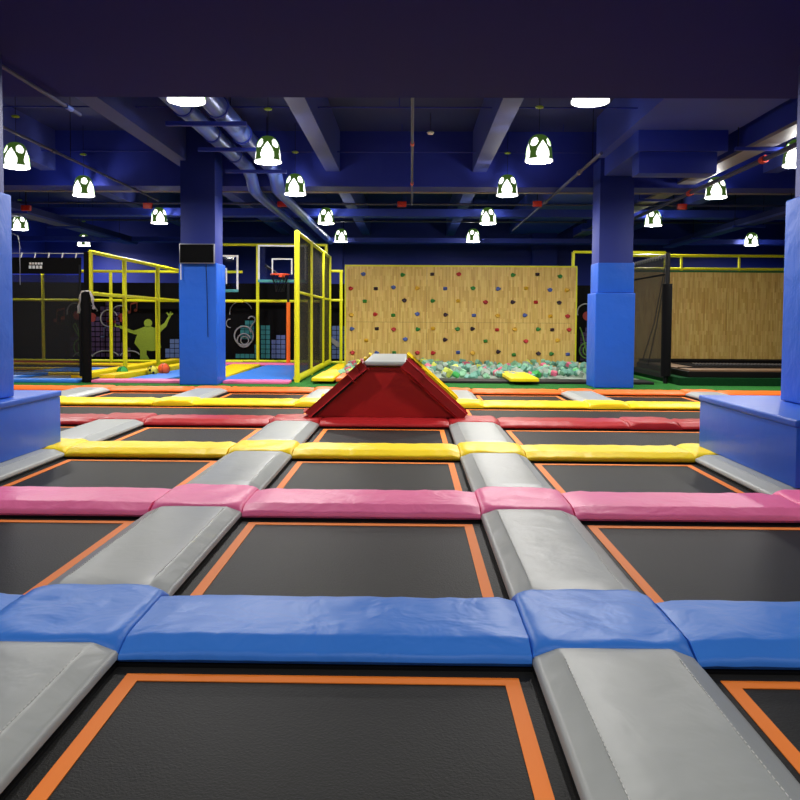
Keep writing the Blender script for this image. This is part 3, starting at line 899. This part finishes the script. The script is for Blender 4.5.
def mural(label, pieces, cat='mural'):
    """flat painted figure on the mural wall; PIECES is a list of (name, MB, material)"""
    if len(pieces) == 1:
        n, b, m = pieces[0]; o = recentre(b.build('mural', m, None, False)); return tag(o, label, cat, 'wall paintings')
    t = thing('mural', label, cat, (0, 0, 0), 'wall paintings')
    for n, b, m in pieces: b.build(n, m, t, False)
    return t


def blocks(cols, x0, z0, s=.135, gap=.018, y=YM):
    b = MB()
    for i, n in enumerate(cols):
        for j in (range(n) if isinstance(n, int) else n):
            b.box(x0 + i * s + gap, x0 + (i + 1) * s, y, y + .012, z0 + j * s + gap, z0 + (j + 1) * s)
    return b


mural('teal block tower painted behind the headphones', [('blocks', blocks([1, [0, 4, 5, 6], [0, 4, 5, 6, 7], [0, 4, 5, 6, 7], [0, 1, 2]], -4.98, .2), MT)])
mural('tall teal block column painted right of the headphones', [('blocks', blocks([7, 7], -4.26, .2), MT)])
mural('slate blue stepped blocks painted by the orange pole foot', [('blocks', blocks([4, 5, 5], -3.96, .2), MBL)])
mural('slate blue stepped blocks painted right of the dancing figure', [('blocks', blocks([2, 4, 4, 3, 3, 4, 5], -6.98, .2), MBL)])
mural('slate blue blocks painted left of the climbing wall end', [('blocks', blocks([7, 7, 7], -2.25, .2), MBL)])
mural('dark purple block skyline painted left of the green figure', [('blocks', blocks([4, 6, 3, 5, 7, 8, 10, 11, 9, 10, 3, 2], -9.7, .2, .145, .03), MP)])
mural('dark purple blocks painted between climbing wall and right column', [('blocks', blocks([6, 7, 8], 4.75, .2), MP)])


def arc(b, cx, cz, r, a0, a1, w=.018, n=18, y=YA, rz=None):
    pts = [(cx + r * math.cos(R(a0 + (a1 - a0) * k / n)), y, cz + (rz or r) * math.sin(R(a0 + (a1 - a0) * k / n))) for k in range(n + 1)]
    b.tube(pts, w, 6); return b


hp = MB(); arc(hp, -4.72, .85, .0 + .27, 0, 360, .022, 28); arc(hp, -4.72, .72, .19, 20, 330, .02); arc(hp, -4.7, .72, .11, 60, 420, .016)
arc(hp, -4.8, 1.5, .32, 20, 190, .012, 20, YA - .005); arc(hp, -4.5, 1.3, .1, -60, 160, .02, 10, YA - .005); hp.tube([(-4.46, YA - .005, 1.2), (-4.56, YA - .005, 1.05), (-4.52, YA - .005, .95)], .022, 6)
arc(hp, -5.1, 1.2, .12, 90, 270, .014, 10, YA - .005)
mural('chalk grey headphones drawn on the black wall right of the television column', [('outline', hp, MW)])
# dancing figure silhouette
fig = [(-7.66, .18), (-7.72, .55), (-7.83, .68), (-7.85, .76), (-7.76, .86), (-7.78, .96), (-8.0, 1.03), (-8.24, 1.1), (-8.42, 1.17), (-8.5, 1.26), (-8.56, 1.25), (-8.5, 1.17),
       (-8.6, 1.2), (-8.6, 1.15), (-8.5, 1.1), (-8.34, 1.04), (-8.2, .99), (-7.95, .9), (-7.8, .84)]
b = MB()
b.poly([(x, YM, z) for x, z in [(-7.9, .97), (-7.78, 1.0), (-7.62, 1.06), (-7.52, 1.1), (-7.38, 1.1), (-7.28, 1.06), (-7.1, 1.12), (-6.98, 1.2), (-6.9, 1.34), (-6.84, 1.42), (-6.8, 1.38), (-6.86, 1.28), (-6.93, 1.1), (-7.06, .98), (-7.14, .86), (-7.12, .72), (-7.08, .5), (-7.16, .42), (-7.34, .4), (-7.5, .42), (-7.5, .3), (-7.42, .17), (-7.68, .17), (-7.68, .42), (-7.84, .62), (-7.8, .76), (-7.76, .86)]], (0, .012, 0))
b.poly([(x, YM, z) for x, z in [(-7.88, .98), (-7.78, .86), (-8.0, .93), (-8.2, 1.02), (-8.36, 1.08), (-8.5, 1.12), (-8.6, 1.14), (-8.58, 1.18), (-8.52, 1.17), (-8.56, 1.25), (-8.5, 1.26), (-8.42, 1.18), (-8.3, 1.15), (-8.1, 1.06)]], (0, .012, 0))
for a in ((-6.84, 1.4, -6.92, 1.5), (-6.84, 1.4, -6.8, 1.52), (-6.84, 1.4, -6.74, 1.47)): b.bar((a[0], YM + .006, a[1]), (a[2], YM + .006, a[3]), .012, .04)
b.disc((-7.45, YM, 1.19), .115, .012)
mural('lime green silhouette of a dancing person with raised arms', [('silhouette', b, MG)])


def note(x, z, s, y=YM):
    b = MB(); b.disc((x, y, z), .05 * s, .012, 10).bar((x + .045 * s, y + .006, z), (x + .045 * s, y + .006, z + .26 * s), .012, .02 * s)
    b.disc((x + .2 * s, y, z + .06 * s), .05 * s, .012, 10).bar((x + .245 * s, y + .006, z + .06 * s), (x + .245 * s, y + .006, z + .32 * s), .012, .02 * s)
    b.bar((x + .045 * s, y + .006, z + .25 * s), (x + .245 * s, y + .006, z + .31 * s), .012, .045 * s)
    return b


mural('rust red music note painted above the green figure', [('note', note(-7.98, 1.5, .9), MO)])
mural('pale blue music note painted left of the green figure', [('note', note(-8.75, .8, 1.0), MBL)])
mural('rust music note painted at the far left of the court', [('note', note(-10.1, 1.25, 1.1), MO)])
mural('green star mark painted by the television column', [('mark', note(-6.3, 1.45, .6), MDG)])
cl = MB(); arc(cl, -9.28, .5, .15, 0, 360, .02); arc(cl, -9.3, .5, .26, 90, 330, .02); cl.tube([(-9.28, YA, .3), (-9.36, YA, .7), (-9.44, YA, 1.0), (-9.52, YA, 1.18), (-9.58, YA, 1.1), (-9.5, YA, .95), (-9.4, YA, .8)], .018, 6)
mural('dim green treble clef painted on the left court wall', [('clef', cl, MDG)])
cl = MB(); arc(cl, 4.98, .5, .14, 0, 360, .02); arc(cl, 4.96, .5, .22, 90, 330, .02); cl.tube([(4.98, YA, .3), (4.88, YA, .7), (4.8, YA, 1.0), (4.74, YA, 1.15)], .018, 6)
mural('dim green treble clef painted between climbing wall and right column', [('clef', cl, MDG)])
for n, (x, z) in enumerate(((-9.5, 1.48), (-9.1, 1.42), (-8.55, 1.3), (-7.98 - .25, 1.42), (4.9, 1.55))):
    a = MB(); arc(a, x, z + .02, .24, 20, 200 if n != 2 else 260, .018, 16)
    mural('red speaker cone with chalk arc on the black wall, ' + (['first from the left', 'second from the left', 'beside the padded post', 'right of the padded post', 'by the right column'][n]),
          [('arc', a, MW), ('cone', MB().disc((x + .05, YM, z - .08), .13, .012, 16), MR)])
a = MB(); arc(a, -9.3, .16, .3, 20, 160, .02, 14, YA, .2); arc(a, -8.65, .2, .38, 20, 160, .02, 14, YA, .2); arc(a, -7.95, .2, .3, 30, 160, .02, 14, YA, .2)
mural('chalk wave lines painted low on the left court wall', [('waves', a, MW)])
a = MB().poly([(x, YA - .0052, z) for x, z in ((-2.35, .95), (-2.2, .8), (-1.95, .62), (-1.9, .52), (-2.1, .56), (-2.35, .78))], (0, .01, 0))
mural('chalk white splash painted beside the climbing wall left end', [('splash', a, MW)])

# ------------------------------------------------------- basketball hoops
def hoop(x0, x1, z0, z1, y, label, arm=True):
    t = thing('basketball_hoop', label, 'basketball hoop', ((x0 + x1) / 2, y, z0), 'basketball hoops')
    hw = (x1 - x0) / 2; h = z1 - z0
    MB().box(-hw, hw, 0, .012, 0, h).build('backboard', M_ACRYL, t, False)
    fr = MB(); w = .035
    fr.box(-hw - w, -hw, -.01, .03, 0, h).box(hw, hw + w, -.01, .03, 0, h).box(-hw - w, hw + w, -.01, .03, h, h + w)
    fr.build('board_frame', M_WHITE, t, False)
    MB().box(-hw - w, hw + w, -.02, .04, -.06, 0, .01).build('bottom_padding', mat('teal_padding', rgb(70, 150, 150), .5), t)
    q = MB(); q.box(-.23, -.2, -.006, -.001, .12, .47).box(.2, .23, -.006, -.001, .12, .47).box(-.2, .2, -.006, -.001, .44, .47)
    q.build('target_square', M_WHITE, t, False)
    r = MB(); r.tube([(.2 * math.cos(2 * PI * k / 24), -.3 + .2 * math.sin(2 * PI * k / 24), .1) for k in range(25)], .012, 8, False)
    r.box(-.06, .06, -.12, -.002, .05, .1); r.build('rim', mat('rim_orange', rgb(235, 80, 30), .4), t)
    n = MB()
    for k in range(12):
        a = 2 * PI * k / 12; a2 = a + .5; a3 = a - .5
        for aa in (a2, a3):
            n.tube([(.2 * math.cos(a), -.3 + .2 * math.sin(a), .09), (.12 * math.cos(aa), -.3 + .12 * math.sin(aa), -.14), (.1 * math.cos(a), -.3 + .1 * math.sin(a), -.28)], .005, 4)
    n.build('net', M_BLACK, t)
    return t


hoop(-3.36, -2.36, 2.2, 2.93, 17.5, 'clear basketball backboard with orange rim inside the cage, near its tall post')
hoop(-4.75, -3.87, 1.98, 2.7, 17.5, 'clear basketball backboard half hidden behind the television column')
t = thing('hoop_stand', 'dark slanting steel stand behind the left backboard', 'stand', (-4.74, 18.9, TZ))
MB().tube([(0, 0, 0), (0, 0, 2.2), (.43, -1.355, 2.25)], .03, 10).build('pole', M_BLACK, t)
MB().tube([(0, 0, 0), (0, 0, .3)], .04, 10).build('foot_sleeve', M_BLACK, t)

# ------------------------------------------------------ courts at the back
def cpad(x0, x1, y0, y1, col, label, sh=0, z=TZ, h=.06):
    m = MB().box(-(x1 - x0) / 2, (x1 - x0) / 2, -(y1 - y0) / 2, (y1 - y0) / 2, 0, h, .02, 2)
    for v in m.bm.verts: v.co.x += sh * v.co.y
    o = m.build('edge_pad', V[col], None, True, ((x0 + x1) / 2, (y0 + y1) / 2, z))
    return tag(o, label, 'pad', 'back court pads')


def bed(x0, x1, y0, y1, m, label, cat='trampoline'):
    t = thing('trampoline', label, cat, ((x0 + x1) / 2, (y0 + y1) / 2, TZ), 'back court beds')
    a, b = (x1 - x0) / 2, (y1 - y0) / 2
    MB().box(-a, a, -b, b, .004, .022).build('jumping_mat', m, t, False)
    s = MB().box(-a + .06, a - .06, -b + .06, -b + .12, .0225, .026).box(-a + .06, a - .06, b - .12, b - .06, .0225, .026)
    s.build('webbing_stripe', M_STRIPE, t, False)
    return t


bed(-12, -6.45, 15.62, 16.95, M_MAT, 'black trampoline bed at the front of the left back court')
bed(-12, -6.6, 17.4, 18.65, M_MAT, 'black trampoline bed in the middle of the left back court')
bed(-12, -6.7, 19.1, 20.5, M_MAT, 'black trampoline bed at the rear of the left back court')
cpad(-12, -6.44, 15.15, 15.6, 'blue', 'long blue front pad of the left back court, before the black net')
cpad(-12, -6.6, 16.97, 17.38, 'yellow', 'long yellow pad of the left back court, first of three')
cpad(-12, -6.7, 18.67, 19.08, 'yellow', 'long yellow pad of the left back court, second of three')
cpad(-12, -6.8, 20.52, 20.95, 'yellow', 'long yellow pad of the left back court, third and rearmost')
cpad(-8.3, -7.1, 17.42, 18.63, 'blue', 'blue lane pad in the middle of the left back court', .15, TZ + .024)
cpad(-9.0, -7.9, 15.66, 16.9, 'blue', 'blue lane pad at the front left of the left back court', .15, TZ + .024)
cpad(-12, -9.2, 21.05, 21.85, 'red', 'dark red pad at the rear left of the left back court')
bed(-9.1, -7.0, 21.0, 21.85, M_MAT, 'narrow black bed along the rear rail of the left court')
# yellow kerbs along the side frame
b = MB(); b.box(-.16, .16, -3.05, 3.05, 0, .14, .03)
for v in b.bm.verts: v.co.x += .03 * v.co.y
tag(b.build('kerb_pad', V['yellow'], None, True, (-6.63, 18.9, TZ)), 'long yellow kerb pad along the foot of the side frame, left one', 'pad', 'yellow kerb pads')
b = MB(); b.box(-.16, .16, -2.9, 2.9, 0, .13, .03)
for v in b.bm.verts: v.co.x += .09 * v.co.y
tag(b.build('kerb_pad', V['yellow'], None, True, (-5.82, 18.6, TZ)), 'long yellow kerb pad before the blue floor mat, right one', 'pad', 'yellow kerb pads')
cpad(-6.2, -4.43, 15.2, 15.62, 'pink', 'pink front pad between the padded post and the television column')
cpad(-3.64, -2.36, 15.2, 15.62, 'pink', 'pink front pad between the television column and the cage')
cpad(-5.3, -2.4, 21.0, 21.7, 'pink', 'pink rear pad behind the blue floor mats of the cage')
tag(MB().box(-.72, .72, -2.6, 2.6, 0, .04, .01).build('floor_mat', V['blue'], None, True, (-3.12, 18.27, TZ)), 'blue floor mat inside the basketball cage, right of the yellow lane', 'mat', 'blue floor mats')
b = MB().box(-.4, .4, -2.6, 2.6, 0, .04, .01)
for v in b.bm.verts: v.co.x += .06 * v.co.y
tag(b.build('floor_mat', V['blue'], None, True, (-5.2, 18.27, TZ)), 'blue floor mat left of the television column foot', 'mat', 'blue floor mats')
cpad(-4.68, -3.92, 15.7, 20.95, 'yellow', 'wide yellow lane pad between the two blue floor mats', -.03)


def ball(x, y, r, m, label, patches=None):
    t = thing('ball', label, 'ball', (x, y, TZ), 'play balls')
    b = MB(); bmesh.ops.create_uvsphere(b.bm, u_segments=20, v_segments=12, radius=r, matrix=Matrix.Translation((0, 0, r)))
    b.build('skin', m, t)
    s = MB(); s.tube([(r * 1.005 * math.cos(2 * PI * k / 24), 0, r + r * 1.005 * math.sin(2 * PI * k / 24)) for k in range(25)], r * .04, 6, False)
    s.tube([(0, r * 1.005 * math.cos(2 * PI * k / 24), r + r * 1.005 * math.sin(2 * PI * k / 24)) for k in range(25)], r * .04, 6, False)
    s.build('seam', M_BLACK, t)
    if patches:
        for (a, e) in ((-100, 10), (-150, 40), (-60, -20), (-110, 60)):
            d = Vector((math.cos(R(a)) * math.cos(R(e)), math.sin(R(a)) * math.cos(R(e)), math.sin(R(e))))
            q = MB(); q.tube([Vector((0, 0, r)) + d * r * .9, Vector((0, 0, r)) + d * r * 1.02], r * .28, 6); q.build('patch', M_BLACK, t)
    return t


ball(-6.1, 16.6, .12, mat('green_rubber', rgb(40, 160, 60), .45), 'green ball at the foot of the yellow side frame')
ball(-5.5, 17.5, .13, mat('orange_rubber', rgb(235, 90, 30), .5), 'orange ball on the yellow kerb pad near the television column')
ball(-5.66, 17.2, .11, mat('yellow_rubber', rgb(225, 210, 60), .5), 'yellow and black patched ball touching the orange ball', True)

# ---------------------------------------------- right platform trampoline
t = thing('platform_trampoline', 'raised trampoline platform in dark green turf before the right wood wall', 'trampoline', (5.5, 15.6, TZ))
MB().box(-.2, 6.5, 0, 3.75, 0, .15).build('turf_riser', M_TURFD, t, False)
MB().box(.02, 6.5, .15, 3.74, .152, .27, .01).build('platform_edge', M_BLACK, t, False)
MB().box(.05, 6.48, .17, 3.72, .272, .30).build('platform_deck', mat('brown_deck', rgb(120, 92, 66), .55, vary=.2, vscale=3), t, False)
MB().box(.5, 6.4, 1.25, 2.6, .302, .315).build('jumping_mat', M_BLACKF, t, False)
MB().box(.05, 6.4, 2.9, 3.7, .302, .36, .01).build('rear_pad', M_BLACKF, t)
b = MB()
for q in range(70): b.bar((.8 + q * .075, 1.9 - q * .004, .325), (.88 + q * .075, 2.35 - q * .006, .325), .02, .014)
b.build('spring_row', M_SILVER, t, False)
MB().box(.05, 6.4, .85, .89, .302, .32).build('side_cable', M_BLACK, t, False)
# wood wall
t = thing('wood_wall', 'plain laminated wood wall on the right behind the raised platform', 'wood wall', (8.0, 19.4, TZ))
for a, b_ in ((-2.6, -.31), (-.306, 1.9), (1.904, 4.4)):
    MB().box(a, b_, 0, .06, 0, 2.46).build('panel', M_WOOD, t, False)
MB().box(-2.6, 4.4, -.01, .07, 2.462, 2.5).build('green_trim', mat('green_trim', rgb(40, 110, 30), .6), t, False)
t = thing('guard_rail', 'yellow guard rails along the top of the right wood wall', 'rail', (8.0, 19.43, 2.572), 'yellow rail frames')
rail(t, (-2.65, 0, .04), (4.4, 0, .04), .035); rail(t, (-2.65, 0, .36), (4.4, 0, .36), .035)
for x in (-1.42, -.02, 1.4, 2.8): post(t, x, 0, .0, .36, .032)
# side net of the platform
t = thing('net_screen', 'black side net with thick padded post left of the right wood wall', 'net', (5.18, 16.1, TZ))
MB().tube([(0, 0, 0), (0, 0, 2.64)], .05, 10).build('post', M_BLACK, t)
MB().tube([(0, 0, .15), (0, 0, 2.02)], .1, 14).build('post_padding', M_BLACKF, t)
MB().box(-.004, .004, .1, 3.2, .1, 2.2).build('net', M_NETL, t, False)
MB().box(-.004, .004, .1, 3.2, 2.24, 2.58).build('net', M_NETL, t, False)
MB().tube([(0, .05, 2.22), (0, 3.2, 2.22)], .02, 8).build('band', M_BLACKF, t)
MB().tube([(0, 0, 2.6), (0, 3.2, 2.6)], .014, 6).build('wire', M_SILVER, t)
b = MB()
for q in range(16): b.tube([(-.01, .2 + q * .19, 2.55), (.01, .24 + q * .19, 2.63)], .018, 6)
b.build('hook', M_SILVER, t)
MB().tube([(0, .1, 2.5), (.02, .9, 1.2), (0, 1.6, .4)], .012, 6).tube([(0, .1, 2.3), (.02, .7, 1.2), (0, 1.2, .3)], .012, 6).build('cord', M_BLACK, t)
MB().tube([(0, 3.2, 0), (0, 3.2, 2.62)], .03, 8).build('post', M_BLACK, t)
